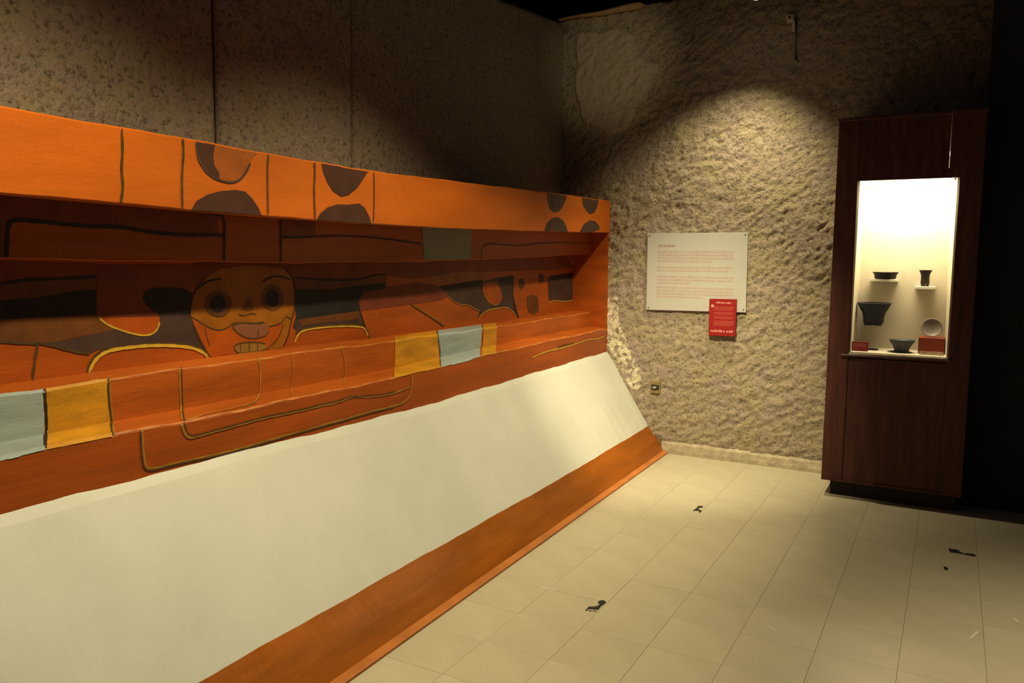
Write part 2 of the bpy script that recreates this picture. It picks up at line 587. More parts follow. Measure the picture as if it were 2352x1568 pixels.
z_top = tbl((1.2, 1.995), (2.0, 1.989), (2.9, 1.982), (3.4, 1.992), (4.1, 2.011), (4.9, 2.034), (6.3, 2.062))
z_fb = tbl((1.2, 1.747), (2.0, 1.736), (2.6, 1.731), (3.45, 1.734), (4.0, 1.743), (4.94, 1.765), (6.24, 1.797))
z_ib = tbl((1.2, 1.558), (1.9, 1.550), (2.6, 1.544), (3.7, 1.554), (4.2, 1.564), (5.2, 1.590), (6.3, 1.627))
z_rb = tbl((1.3, 1.142), (2.5, 1.143), (3.4, 1.134), (4.6, 1.128), (6.3, 1.136))
z_ot = tbl((1.2, 0.977), (2.3, 0.968), (3.4, 0.968), (4.1, 0.985), (5.0, 0.996), (6.3, 1.000))
z_tt = tbl((1.2, 0.808), (2.1, 0.804), (3.0, 0.785), (3.6, 0.780), (5.0, 0.794), (6.3, 0.806))
z_bt = tbl((1.0, 0.214), (2.4, 0.208), (4.5, 0.193), (6.3, 0.208))
XO, XI, XR = -2.52, -2.675, -2.84


def wob(y, k):
    return 0.0028 * math.sin(y * 7.3 + k * 2.1) + 0.0018 * math.sin(y * 19.0 + k * 4.7) + 0.0010 * math.sin(y * 43.0 + k * 1.3)


def knots(y):
    zt, zf, zi, zr, zo, zw, zb = z_top(y), z_fb(y), z_ib(y), z_rb(y), z_ot(y), z_tt(y), z_bt(y)
    s = 0.0217 * (YE - y)
    wt, wf, wi, wr, wo, ww, wb = [wob(y, k) for k in range(7)]
    P = [(XO - 0.006, zt + 0.5 * wt), (XO, zt - 0.006 + 0.5 * wt),          # 0 1 top arris
         (XO, zf + 0.004 + 0.4 * wf), (XO - 0.004, zf + 0.4 * wf),          # 2 3 lower arris of the fascia
         (XI, zf + 0.006),                                                   # 4 soffit
         (XI, zi + 0.004 + 0.5 * wi), (XI - 0.005, zi + 0.5 * wi),          # 5 6
         (XR, zi + 0.005),                                                   # 7
         (XR, zr),                                                           # 8 bottom of the recess
         (XI - 0.008, zr - 0.004 + wr), (XI, zr - 0.012 + wr),              # 9 10 inner step
         (XI + 0.004, zo + 0.014),                                           # 11
         (XO - 0.010, zo + 0.003 + wo), (XO, zo - 0.007 + wo),              # 12 13 outer step
         (XO - 0.003, zw + ww),                                              # 14 foot of the outer band
         (XO + 0.024, zw - 0.031),                                           # 15
         (-2.143 + 0.5 * wb, z_bt(y) + wb),                                  # 16 foot of the white slope
         (-2.058, 0.100), (-2.004, 0.022),                                   # 17 18
         (-1.972, 0.016), (-1.965, 0.012), (-1.967, 0.0)]                    # 19 20 21 lip
    return [Vector((x + s, y, z)) for x, z in P]


YS = list(np.arange(-0.5, YE - 0.001, 0.04)) + [YE]
GRID = [knots(float(y)) for y in YS]
NK = len(GRID[0])
_mid = knots(3.0)
SK = [0.0]
for k in range(NK - 1):
    SK.append(SK[-1] + (_mid[k + 1] - _mid[k]).length)
tris, tv = [], []
for i in range(len(YS)):
    tv += GRID[i]
for i in range(len(YS) - 1):
    for k in range(NK - 1):
        a, b, c, d_ = i * NK + k, i * NK + k + 1, (i + 1) * NK + k + 1, (i + 1) * NK + k
        tris.append((a, b, c))
        tris.append((a, c, d_))
BVH = BVHTree.FromPolygons(tv, tris)


def on_mural(px, py, s0=-9.0, s1=99.0):
    """survey a point; one that falls just past the course in question is slid up or down onto it"""
    r = survey(px, py)
    k = 0
    while r is not None and k < 30 and (r[1] > s1 or r[1] < s0):
        py += -1.5 if r[1] > s1 else 1.5
        q = survey(px, py)
        if q is None or (r[1] > s1 and q[1] < s0) or (r[1] < s0 and q[1] > s1):
            break
        r = q
        k += 1
    return r


def survey(px, py):
    """where a surveyed point of the painting lies: (distance along the wall, distance down the profile)"""
    for k in range(26):
        hit, nrm, idx, dist = BVH.ray_cast(EYE, sight(px, py))
        if hit is not None:
            break
        py += 2
    if hit is None:
        return None
    k = (idx // 2) % (NK - 1)
    P = knots(hit.y)
    e = P[k + 1] - P[k]
    t = max(0.0, min(1.0, (hit - P[k]).dot(e) / e.length_squared))
    return hit.y, SK[k] + t * (SK[k + 1] - SK[k])


def section(y):
    """the relief's section at y, exactly as the mesh has it"""
    i = min(max(int((y + 0.5) / 0.04), 0), len(YS) - 2)
    t = min(max((y - YS[i]) / (YS[i + 1] - YS[i]), 0.0), 1.0)
    return [a.lerp(b, t) for a, b in zip(GRID[i], GRID[i + 1])]


def at(y, s, off):
    k = 0
    while k < NK - 2 and SK[k + 1] < s:
        k += 1
    t = (s - SK[k]) / (SK[k + 1] - SK[k])
    P = section(y)
    e = P[k + 1] - P[k]
    nn = Vector((e.z * -1.0, 0, e.x)).normalized()      # outward, towards the room
    if nn.x < 0 and abs(nn.x) > 0.2:
        nn = -nn
    return P[k] + e * t + nn * off


mural = empty('mural_platform', (-2.4, 3.2, 0.0),
              'long orange painted relief wall with a recessed frieze above a white slope and brown base', 'mural')


def strip(name, k0, k1, m):
    """one solid course of the platform: knots k0..k1 in front, straight back to the wall behind"""
    v, f = [], []
    n = k1 - k0 + 1
    for i, y in enumerate(YS):
        P = GRID[i][k0:k1 + 1]
        v += P + [Vector((-2.93, y, P[-1].z)), Vector((-2.93, y, P[0].z))]
    q = n + 2
    for i in range(len(YS) - 1):
        for k in range(q):
            k2 = (k + 1) % q
            f.append((i * q + k, (i + 1) * q + k, (i + 1) * q + k2, i * q + k2))
    f.append(tuple(range(q)))
    f.append(tuple((len(YS) - 1) * q + k for k in range(q))[::-1])
    o = from_py(name, v, f, m, mural)
    bm = bmesh.new()
    bm.from_mesh(o.data)
    bmesh.ops.recalc_face_normals(bm, faces=bm.faces)
    bm.to_mesh(o.data)
    bm.free()
    return o


fascia = strip('fascia', 0, 4, M_ORANGE)
upper_band = strip('upper_band', 4, 7, M_BAND)
frieze = strip('frieze_panel', 7, 8, M_BAND)
lower_band = strip('lower_band', 8, 12, M_LBAND)
outer_band = strip('outer_band', 12, 14, M_OUTER)
slope = strip('white_slope', 14, 16, M_WHITE)
base = strip('base_band', 16, 18, M_BASE)
lip = strip('base_lip', 18, 21, M_LIP)
# the end piece that closes the recess against the back wall
ej = [(XO - 0.004, 1.0), (XO - 0.004, 1.80), (-2.93, 1.80), (-2.93, 1.0)]
v = [(x, 6.195, z) for x, z in ej] + [(x, YE, z) for x, z in ej]
end_cheek = from_py('end_cheek', v, [(0, 1, 2, 3), (7, 6, 5, 4), (0, 4, 5, 1), (1, 5, 6, 2), (2, 6, 7, 3), (3, 7, 4, 0)], M_BAND, mural)

LAYER = [0]


def fill(name, m, pts, parent, lo=0, hi=99, layer=1):
    """a painted field: its outline laid onto the relief and triangulated along the relief's creases"""
    s0, s1 = SK[max(lo, 0)] + 1e-4, SK[min(hi, NK - 1)] - 1e-4
    out = []
    n = len(pts)
    for i in range(n):
        a, b = pts[i], pts[(i + 1) % n]
        st = max(1, int(math.hypot(b[0] - a[0], b[1] - a[1]) / 7))
        for j in range(st):
            t = j / st
            r = on_mural(a[0] + (b[0] - a[0]) * t, a[1] + (b[1] - a[1]) * t, s0, s1)
            if r is None:
                continue
            q = (r[0], min(max(r[1], s0), s1))
            if q[0] > 6.19:
                q = (6.19, q[1])
            if not out or math.hypot(q[0] - out[-1][0], q[1] - out[-1][1]) > 0.0015:
                out.append(q)
    if len(out) < 3:
        return None
    vs = [Vector(p) for p in out]
    m_ = len(vs)
    ed = [(i, (i + 1) % m_) for i in range(m_)]
    ya, yb = min(p[0] for p in out), max(p[0] for p in out)
    sa, sb = min(p[1] for p in out), max(p[1] for p in out)
    for k in range(NK):
        if sa < SK[k] < sb:
            vs += [Vector((ya - 0.01, SK[k])), Vector((yb + 0.01, SK[k]))]
            ed.append((len(vs) - 2, len(vs) - 1))
    y = -0.5 + math.ceil((ya + 0.5) / 0.04) * 0.04
    while y < yb:
        vs += [Vector((y, sa - 0.01)), Vector((y, sb + 0.01))]
        ed.append((len(vs) - 2, len(vs) - 1))
        y += 0.04
    r = delaunay_2d_cdt(vs, ed, [], 0, 1e-6)
    co, tri = r[0], r[2]
    X = np.array([(co[a][0] + co[b][0] + co[c][0]) / 3 for a, b, c in tri])
    Yc = np.array([(co[a][1] + co[b][1] + co[c][1]) / 3 for a, b, c in tri])
    keep = inpoly(X, Yc, out)
    off = 0.0011 + 0.0006 * layer
    P3 = [at(min(p[0], 6.19), min(max(p[1], s0), s1), off) for p in co]
    used = sorted({i for t, kp in zip(tri, keep) if kp for i in t})
    mp = {i: j for j, i in enumerate(used)}
    F = [tuple(mp[i] for i in t) for t, kp in zip(tri, keep) if kp]
    if not F:
        return None
    return from_py(name, [P3[i] for i in used], F, m, parent)


def line(name, m, pts, w, parent, lo=0, hi=99, layer=4):
    """a brush line w metres wide along a surveyed path"""
    s0, s1 = SK[max(lo, 0)] + 1e-4, SK[min(hi, NK - 1)] - 1e-4
    # round the corners of the path a little, as a brush does
    for _ in range(2):
        q = [pts[0]]
        for a, b in zip(pts[:-1], pts[1:]):
            q += [(a[0] * .75 + b[0] * .25, a[1] * .75 + b[1] * .25), (a[0] * .25 + b[0] * .75, a[1] * .25 + b[1] * .75)]
        pts = q + [pts[-1]]
    P = []
    for a, b in zip(pts[:-1], pts[1:]):
        st = max(1, int(math.hypot(b[0] - a[0], b[1] - a[1]) / 8))
        for j in range(st):
            t = j / st
            r = on_mural(a[0] + (b[0] - a[0]) * t, a[1] + (b[1] - a[1]) * t)
            if r and s0 - 0.006 < r[1] < s1 + 0.006:
                P.append(Vector((min(r[0], 6.19), min(max(r[1], s0), s1))))
    r = on_mural(*pts[-1])
    if r and s0 - 0.006 < r[1] < s1 + 0.006:
        P.append(Vector((min(r[0], 6.19), min(max(r[1], s0), s1))))
    Q = [P[0]]
    for p in P[1:]:
        if (p - Q[-1]).length > 0.004:
            Q.append(p)
    v, f = [], []
    off = 0.0011 + 0.0006 * layer
    for i, p in enumerate(Q):
        d_ = (Q[min(i + 1, len(Q) - 1)] - Q[max(i - 1, 0)]).normalized()
        nn = Vector((-d_.y, d_.x))
        ww = w * 0.5 * (0.85 + 0.3 * math.sin(i * 1.7 + p.x * 9) * 0.5 + 0.15)
        if i == 0 or i == len(Q) - 1:
            ww *= 0.5
        for sg in (-1, 1):
            e = p + nn * ww * sg
            v.append(at(min(e.x, 6.19), min(max(e.y, s0), s1), off))
    for i in range(len(Q) - 1):
        f.append((2 * i, 2 * i + 1, 2 * i + 3, 2 * i + 2))
    return from_py(name, v, f, m, parent)


def ell(cx, cy, rx, ry, n=20, rot=0.0):
    return [(cx + rx * math.cos(t) * math.cos(rot) - ry * math.sin(t) * math.sin(rot),
             cy + rx * math.cos(t) * math.sin(rot) + ry * math.sin(t) * math.cos(rot)) for t in [2 * PI * k / n for k in range(n)]]


# --- fascia: pairs of half discs and upright lines
FA = dict(parent=fascia, lo=1, hi=3)
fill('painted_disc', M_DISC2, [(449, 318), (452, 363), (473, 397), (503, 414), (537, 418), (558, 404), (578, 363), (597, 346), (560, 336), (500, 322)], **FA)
fill('painted_crescent', M_DISC, [(449, 318), (452, 363), (473, 397), (503, 414), (503, 398), (492, 380), (489, 356), (494, 322)], layer=2, **FA)  # grey crescent of wash on the disc's left side
fill('painted_disc', M_DISC, [(437, 486), (450, 462), (475, 447), (505, 439), (540, 436), (563, 440), (578, 455), (592, 475), (602, 498)], **FA)
fill('painted_disc', M_DISC, [(737, 368), (742, 395), (752, 420), (765, 440), (783, 452), (800, 448), (820, 432), (835, 410), (846, 392), (850, 386)], **FA)
fill('painted_disc', M_DISC, [(724, 510), (735, 490), (752, 476), (775, 469), (800, 470), (825, 467), (838, 478), (849, 500), (853, 518)], **FA)
fill('painted_disc', M_GREY, [(1255, 438), (1258, 461), (1263, 480), (1271, 487), (1282, 487), (1291, 476), (1298, 461), (1302, 444)], **FA)
fill('painted_disc', M_GREY, [(1336, 450), (1339, 471), (1347, 485), (1355, 492), (1365, 488), (1371, 476), (1374, 463), (1374, 454)], **FA)
fill('painted_disc', M_GREY, [(1249, 534), (1255, 513), (1267, 501), (1280, 498), (1291, 504), (1299, 516), (1305, 535)], **FA)
fill('painted_disc', M_GREY, [(1330, 536), (1341, 514), (1354, 506), (1367, 508), (1375, 517), (1380, 536)], **FA)
for p, w in (([(277, 288), (281, 340), (277, 390), (282, 425), (276, 466)], 0.010), ([(418, 316), (421, 350), (416, 400), (418, 484)], 0.010),
             ([(615, 354), (613, 400), (615, 498)], 0.008), ([(721, 371), (723, 400), (720, 430), (723, 508)], 0.009),
             ([(858, 394), (859, 450), (857, 516)], 0.006)):
    line('painted_line', M_DARKLINE, p, w, **FA)
line('painted_line', M_GREY, [(449, 320), (452, 363), (473, 397), (503, 415), (537, 420), (558, 406), (574, 375)], 0.008, **FA)

# --- upper band, in the shade of the fascia
UB = dict(parent=upper_band, lo=4, hi=5)
fill('painted_field', M_MAROON, [(645, 502), (724, 506), (724, 543), (645, 545)], **UB)
fill('painted_field', M_MAROON, [(0, 440), (180, 456), (300, 468), (500, 488), (500, 505), (500, 538), (430, 540), (350, 535), (280, 521), (200, 520),
                                 (120, 512), (40, 505), (20, 512), (14, 560), (10, 594), (0, 594)], **UB)
fill('painted_square', M_BLUED, [(969, 519), (1083, 525), (1081, 600), (974, 604)], **UB)
line('painted_line', M_BLACKLINE, [(14, 592), (16, 525), (24, 506), (60, 506), (120, 512), (200, 520), (280, 521), (350, 535), (430, 540), (515, 540)], 0.012, **UB)
line('painted_line', M_BLACKLINE, [(490, 490), (513, 497), (515, 520), (514, 600)], 0.009, **UB)
line('painted_line', M_BLACKLINE, [(642, 502), (645, 540), (644, 602)], 0.008, **UB)
line('painted_line', M_BLACKLINE, [(644, 545), (700, 545), (760, 541), (830, 543), (900, 550), (966, 560)], 0.008, **UB)
line('painted_line', M_BLACKLINE, [(1105, 594), (1108, 558), (1160, 562), (1200, 565), (1240, 557), (1364, 558)], 0.006, **UB)

# --- frieze in the recess
FR = dict(parent=frieze, lo=7, hi=8)
fill('painted_field', M_MAROON, [(0, 600), (222, 606), (222, 634), (110, 641), (50, 644), (0, 652)], **FR)
fill('painted_field', M_MAROON, [(445, 600), (700, 602), (971, 596), (1083, 593), (1242, 586), (1340, 580), (1330, 612), (1270, 620), (1109, 624), (1048, 624), (1011, 633), (940, 640),
                                 (886, 631), (857, 631), (829, 642), (782, 644), (729, 642), (675, 638), (560, 640), (445, 660)], layer=0, **FR)
fill('painted_field', M_BROWN, [(0, 652), (60, 642), (140, 640), (222, 635), (220, 666), (160, 671), (110, 681), (60, 687), (0, 691)], **FR)
line('painted_line', M_BLACKLINE, [(0, 652), (60, 642), (140, 640), (222, 635)], 0.010, **FR)
fill('painted_eye', M_DARKSHADE, [(0, 690), (60, 686), (110, 680), (160, 670), (220, 664), (221, 722), (110, 728), (0, 734)], layer=2, **FR)  # shaded part of the dark paint, ending along the shadow edge
fill('painted_tongue', M_MAROON, [(222, 608), (445, 610), (440, 665), (365, 660), (340, 665), (327, 680), (330, 700), (350, 715), (366, 727), (226, 730), (222, 700)], **FR)  # upper tongue, its shadow painted in as maroon
G = [(0, 733), (110, 727), (221, 721), (226, 729), (245, 746), (285, 761), (320, 770), (345, 769), (360, 758), (367, 738), (364, 718), (436, 716),
     (438, 727), (444, 745), (455, 775), (468, 800), (475, 812), (465, 806), (430, 793), (350, 789), (270, 796), (225, 803), (205, 812), (180, 808),
     (140, 798), (100, 787), (60, 787), (0, 783)]
fill('painted_ground', M_PURPLE, G, **FR)
fill('painted_ground', M_BROWN, [(0, 733), (110, 727), (221, 721), (226, 729), (245, 746), (265, 756), (200, 770), (120, 786), (60, 787), (0, 783)], layer=2, **FR)
line('painted_line', M_DARKLINE, [(0, 784), (60, 788), (100, 788), (140, 799), (180, 809), (208, 812)], 0.010, **FR)
fill('painted_blob', M_DARKSHADE, [(327, 685), (333, 668), (350, 661), (400, 660), (425, 664), (440, 672), (436, 700), (436, 722), (366, 722), (350, 713), (335, 700)], layer=2, **FR)
line('painted_line', M_DARKLINE, [(86, 788), (80, 820), (74, 862), (74, 884)], 0.010, **FR)
line('painted_arc', M_DARKLINE, [(195, 868), (202, 842), (214, 820), (236, 803), (270, 795), (350, 787), (430, 790), (468, 801), (487, 829)], 0.010, layer=3, **FR)
line('painted_arc', M_YLINE, [(201, 864), (208, 843), (219, 824), (240, 808), (272, 800), (350, 792), (428, 795), (462, 806), (478, 820), (484, 827)], 0.013, layer=4, **FR)
line('painted_outline', M_YLINE, [(226, 729), (245, 746), (285, 761), (320, 770), (345, 769), (360, 758), (366, 738)], 0.007, **FR)
fill('painted_tongue', M_FLESH, [(226, 729), (366, 727), (366, 738), (360, 757), (345, 768), (320, 769), (285, 760), (245, 745)], layer=2, **FR)  # lit lower part of the same tongue
# the face
face_edge = [(437, 722), (438, 696), (445, 674), (453, 658), (475, 634), (505, 617), (560, 610), (620, 611), (650, 618), (669, 632), (675, 655),
             (678, 683), (675, 713), (668, 735), (662, 768), (650, 798), (640, 812), (600, 818), (540, 824), (490, 829), (478, 812), (458, 775), (444, 742)]
fill('painted_face', M_OCHRE, face_edge, layer=2, **FR)
fill('painted_jaw', M_FLESH, [(438, 727), (461, 741), (478, 752), (500, 759), (520, 754), (533, 743), (549, 741), (586, 743), (607, 740), (619, 750), (645, 743), (649, 746),
                              (645, 762), (632, 784), (611, 801), (609, 820), (540, 824), (490, 829), (478, 812), (458, 775), (444, 742)], layer=3, **FR)
line('painted_line', M_DARKLINE, [(438, 727), (461, 741), (478, 752), (500, 759), (520, 754), (533, 743), (549, 740), (586, 743), (607, 740)], 0.006, layer=5, **FR)
line('painted_line', M_DARKLINE, [(616, 750), (645, 743), (652, 729), (659, 726), (667, 733)], 0.006, layer=5, **FR)
line('painted_line', M_DARKLINE, [(649, 744), (645, 762), (632, 784), (611, 801)], 0.005, layer=5, **FR)
line('painted_line', M_DARKLINE, [(436, 724), (438, 696), (446, 672), (460, 650)], 0.005, layer=5, **FR)
line('painted_line', M_BLACKLINE, [(655, 618), (669, 632), (675, 655), (678, 683), (675, 713), (667, 738), (662, 768), (648, 800), (636, 813)], 0.006, layer=5, **FR)
line('painted_line', M_DARKLINE, [(440, 740), (455, 775), (472, 806), (486, 829)], 0.006, layer=5, **FR)
fill('painted_lip', M_LIPS, [(534, 744), (549, 740), (586, 743), (607, 739), (614, 748), (616, 759), (611, 771), (586, 777), (566, 776), (546, 767), (534, 756)], layer=4, **FR)
fill('painted_teeth', M_TEETH, [(536, 794), (549, 787), (569, 785), (594, 785), (609, 790), (610, 801), (594, 809), (569, 811), (546, 811), (538, 804)], layer=4, **FR)
line('painted_line', M_DARKLINE, [(534, 756), (534, 746), (549, 740), (586, 743), (607, 739)], 0.008, layer=6, **FR)
line('painted_line', M_DARKLINE, [(534, 752), (546, 767), (566, 776), (586, 777), (609, 772), (616, 760)], 0.005, layer=6, **FR)
line('painted_line', M_DARKLINE, [(609, 799), (594, 809), (569, 811), (546, 811), (538, 804), (536, 794), (549, 787), (594, 785), (609, 790)], 0.005, layer=6, **FR)
for p in ([(551, 789), (552, 809)], [(571, 787), (571, 809)], [(592, 755), (592, 775)], [(590, 787), (590, 808)]):
    line('painted_line', M_DARKLINE, p, 0.004, layer=6, **FR)
line('painted_line', M_DARKLINE, [(470, 752), (473, 771), (480, 795)], 0.004, layer=5, **FR)
for cx, cy, rx, ry, ro in ((500, 698, 18, 20, 0.2), (625, 684, 15, 20, 0.0)):
    fill('painted_eye', M_BROWN, ell(cx, cy, rx * 1.75, ry * 1.55, 22, ro), layer=3, **FR)
    fill('painted_pupil', M_DARKSHADE, ell(cx, cy, rx, ry, 20, ro), layer=4, **FR)
line('painted_brow', M_BLACKLINE, [(453, 664), (470, 648), (494, 641), (508, 642)], 0.007, layer=5, **FR)
line('painted_brow', M_BLACKLINE, [(602, 647), (616, 638), (636, 633), (652, 637), (667, 642)], 0.007, layer=5, **FR)
line('painted_line', M_DARKLINE, [(484, 718), (494, 724), (506, 727), (520, 721)], 0.006, layer=5, **FR)
fill('painted_nose', M_BROWN, [(556, 712), (562, 698), (568, 686), (576, 692), (582, 710), (572, 714)], layer=4, **FR)
line('painted_line', M_DARKLINE, [(546, 722), (560, 725), (575, 719), (588, 722)], 0.005, layer=5, **FR)
# to the right of the face
fill('painted_field', M_BROWN, [(675, 638), (729, 642), (782, 644), (829, 642), (857, 631), (886, 631), (886, 649), (818, 656), (764, 664), (679, 665)], **FR)
line('painted_line', M_BLACKLINE, [(675, 637), (729, 642), (782, 644), (829, 642), (857, 631), (886, 631)], 0.008, **FR)
fill('painted_eye', M_DARKSHADE, [(678, 664), (764, 664), (818, 656), (886, 649), (887, 662), (836, 671), (823, 689), (826, 713), (764, 721), (680, 733), (678, 713)], layer=2, **FR)  # again the shaded part, cut off at the shadow edge
fill('painted_ground', M_PURPLE, [(677, 731), (764, 719), (825, 711), (834, 738), (847, 775), (840, 752), (829, 746), (764, 746), (696, 752), (684, 762), (672, 752)], **FR)
fill('painted_ground', M_BROWN, [(684, 735), (764, 722), (822, 714), (828, 732), (764, 738), (692, 748)], layer=2, **FR)
line('painted_arc', M_DARKLINE, [(678, 766), (692, 753), (764, 745), (829, 745), (840, 752), (848, 776)], 0.010, layer=3, **FR)
line('painted_arc', M_YLINE, [(676, 786), (683, 768), (696, 757), (764, 749), (829, 749), (839, 757), (845, 774)], 0.009, layer=4, **FR)
line('painted_line', M_DARKLINE, [(823, 689), (826, 712), (836, 742), (848, 775)], 0.007, **FR)
line('painted_line', M_OLINE, [(868, 710), (858, 735), (850, 765)], 0.005, **FR)
line('painted_line', M_DARKLINE, [(943, 699), (971, 717), (1004, 739), (1018, 750)], 0.006, **FR)
line('painted_line', M_OLINE, [(946, 699), (974, 716), (1006, 737), (1021, 748)], 0.004, **FR)
fill('painted_field', M_MAROON, [(836, 671), (887, 660), (960, 650), (1000, 655), (1025, 667), (1030, 681), (1010, 690), (826, 714), (823, 690)], **FR)  # shade on the panel painted maroon down to the shadow edge
fill('painted_field', M_OCHRE, [(988, 635), (1011, 633), (1048, 624), (1109, 624), (1109, 640), (1072, 646), (1011, 652), (1000, 649)], **FR)
fill('painted_ground', M_PURPLE, [(1020, 665), (1060, 655), (1107, 648), (1140, 638), (1180, 634), (1178, 652), (1176, 675), (1180, 690), (1187, 713), (1193, 731), (1182, 722),
                                  (1172, 710), (1163, 705), (1141, 707), (1115, 713), (1103, 722), (1097, 733), (1101, 713), (1088, 707), (1075, 698), (1057, 699),
                                  (1042, 692), (1030, 681)], **FR)
fill('painted_wedge', M_DARKSHADE, [(1004, 660), (1019, 656), (1108, 642), (1108, 655), (1023, 666)], layer=2, **FR)
fill('painted_wedge', M_DARKSHADE, [(1140, 638), (1180, 633), (1180, 645), (1146, 648)], layer=2, **FR)
fill('painted_oval', M_FLESH, [(1108, 652), (1125, 647), (1140, 649), (1149, 663), (1153, 680), (1150, 690), (1142, 699), (1134, 700), (1122, 693), (1112, 680), (1107, 665)], layer=3, **FR)
line('painted_outline', M_OLINE, [(1107, 655), (1110, 676), (1121, 693), (1134, 701), (1143, 699), (1151, 689), (1153, 678)], 0.006, layer=5, **FR)
line('painted_outline', M_OLINE, [(1030, 682), (1042, 692), (1057, 700), (1075, 699), (1088, 708), (1101, 714)], 0.006, layer=5, **FR)
line('painted_outline', M_YLINE, [(1098, 733), (1104, 722), (1116, 713), (1141, 707), (1163, 705), (1172, 710), (1184, 725)], 0.006, layer=5, **FR)
line('painted_line', M_BLACKLINE, [(1178, 650), (1177, 675), (1181, 695), (1190, 729)], 0.008, layer=5, **FR)
for cx, cy, rx, ry in ((1198, 652, 6, 12), (1243, 640, 6, 12)):
    fill('painted_drop', M_PURPLE, ell(cx, cy, rx, ry, 14), layer=3, **FR)
    line('painted_outline', M_OLINE, [(cx - 6, cy - 6), (cx - 4, cy + 7), (cx, cy + 13), (cx + 5, cy + 7)], 0.004, layer=5, **FR)
fill('painted_block', M_PURPLE, [(1258, 640), (1266, 633), (1320, 627), (1322, 684), (1318, 688), (1295, 692), (1272, 689), (1260, 690)], layer=2, **FR)
fill('painted_wedge', M_DARKSHADE, [(1264, 634), (1321, 625), (1321, 638), (1266, 643)], layer=3, **FR)
line('painted_outline', M_YLINE, [(1259, 695), (1271, 689), (1295, 693), (1320, 688)], 0.006, layer=5, **FR)
fill('painted_blob', M_BROWN, [(1210, 682), (1221, 676), (1233, 680), (1237, 694), (1236, 715), (1226, 722), (1214, 717), (1210, 700)], layer=2, **FR)

# --- lower band: coloured squares on the step
LB = dict(parent=lower_band, lo=9, hi=13, layer=5)
LBL = dict(parent=lower_band, lo=9, hi=13, layer=6)
fill('painted_square', M_BLUE, [(-170, 938), (0, 906), (101, 888), (104, 1037), (0, 1063), (-170, 1106)], **LB)
fill('painted_square', M_YELLOW, [(105, 887), (246, 864), (257, 1007), (106, 1037)], **LB)
line('painted_line', M_BLACKLINE, [(99, 889), (105, 960), (104, 1030)], 0.011, **LBL)
line('painted_line', M_DARKLINE, [(246, 866), (247, 915), (258, 1000)], 0.008, **LBL)
line('painted_line', M_OLINE, [(251, 866), (252, 915), (262, 999)], 0.006, **LBL)
L2 = dict(parent=lower_band, lo=8, hi=13)
line('painted_line', M_OLINE, [(411, 843), (414, 930), (418, 965)], 0.006, **L2)
line('painted_line', M_DARKLINE, [(416, 843), (418, 930), (424, 968)], 0.005, **L2)
line('painted_outline', M_OLINE, [(590, 818), (598, 853), (596, 902), (590, 922), (560, 935)], 0.006, **L2)
line('painted_line', M_OLINE, [(671, 806), (671, 850), (669, 908)], 0.004, **L2)
line('painted_line', M_OLINE, [(780, 790), (789, 812), (792, 850), (791, 885)], 0.005, **L2)
line('painted_line', M_OLINE, [(430, 965), (480, 950), (540, 938), (590, 925)], 0.006, **L2)
fill('painted_square', M_YELLOW, [(906, 774), (1002, 760), (1011, 845), (905, 869)], layer=5, **L2)
fill('painted_square', M_BLUE, [(1004, 760), (1106, 746), (1102, 823), (1013, 845)], layer=5, **L2)
fill('painted_square', M_YELLOW, [(1110, 746), (1140, 742), (1139, 814), (1106, 822)], layer=5, **L2)
line('painted_line', M_DARKLINE, [(1004, 759), (1009, 790), (1012, 837)], 0.005, layer=6, **L2)
# --- outer band: brush outlines
OB = dict(parent=outer_band, lo=12, hi=14)
line('painted_outline', M_OLINE, [(416, 972), (421, 992), (432, 1006), (460, 999), (480, 993), (540, 977), (600, 960), (700, 940), (734, 931), (776, 923), (802, 912), (819, 909),
                                  (845, 911), (879, 907), (908, 901), (940, 888)], 0.011, **OB)
line('painted_outline', M_DARKLINE, [(422, 970), (428, 994), (440, 1002), (480, 991), (540, 975), (600, 958), (700, 938), (734, 929), (776, 921), (802, 910), (845, 909), (879, 905), (908, 899)], 0.006, layer=5, **OB)
line('painted_outline', M_OLINE, [(325, 988), (327, 1041), (332, 1070), (342, 1079), (408, 1061), (490, 1045), (571, 1024), (653, 1000), (714, 985), (742, 975), (785, 964), (845, 946),
                                  (904, 932), (930, 922), (942, 906), (946, 874), (947, 859)], 0.012, **OB)
line('painted_outline', M_DARKLINE, [(322, 990), (324, 1041), (329, 1072), (340, 1082), (408, 1064), (490, 1048), (571, 1027), (653, 1003), (742, 978), (785, 967), (845, 949), (904, 935)], 0.006, layer=5, **OB)
line('painted_outline', M_YLINE, [(1221, 821), (1255, 806), (1295, 798), (1334, 785), (1352, 779), (1372, 778), (1388, 771)], 0.008, **OB)
fill('painted_field', M_BROWN, [(1280, 795), (1300, 789), (1320, 786), (1316, 792), (1296, 797), (1282, 800)], **OB)
# pale arrises: wear and the edge highlight painted as one streak
def arris(m, parent, k, y0, y1):
    """a narrow pale streak of wear and painted highlight right along one of the relief's edges"""
    v, f = [], []
    n = int((y1 - y0) / 0.02)
    for i in range(n + 1):
        y = y0 + (y1 - y0) * i / n
        q = 0.12 + 0.38 * abs(math.sin(y * 31) * math.sin(y * 13 + 1))
        a, b = SK[k], SK[k + 1]
        v += [at(y, a + (b - a) * (0.5 - q) + 1e-5, 0.0016), at(y, a + (b - a) * (0.5 + q) - 1e-5, 0.0016)]
    for i in range(n):
        f.append((2 * i, 2 * i + 1, 2 * i + 3, 2 * i + 2))
    from_py('worn_lit_edge', v, f, m, parent)


arris(M_LIP, lower_band, 12, -0.4, 6.15)
arris(M_LIP, lower_band, 9, -0.4, 6.15)
arris(M_LIP, upper_band, 5, 4.1, 6.15)

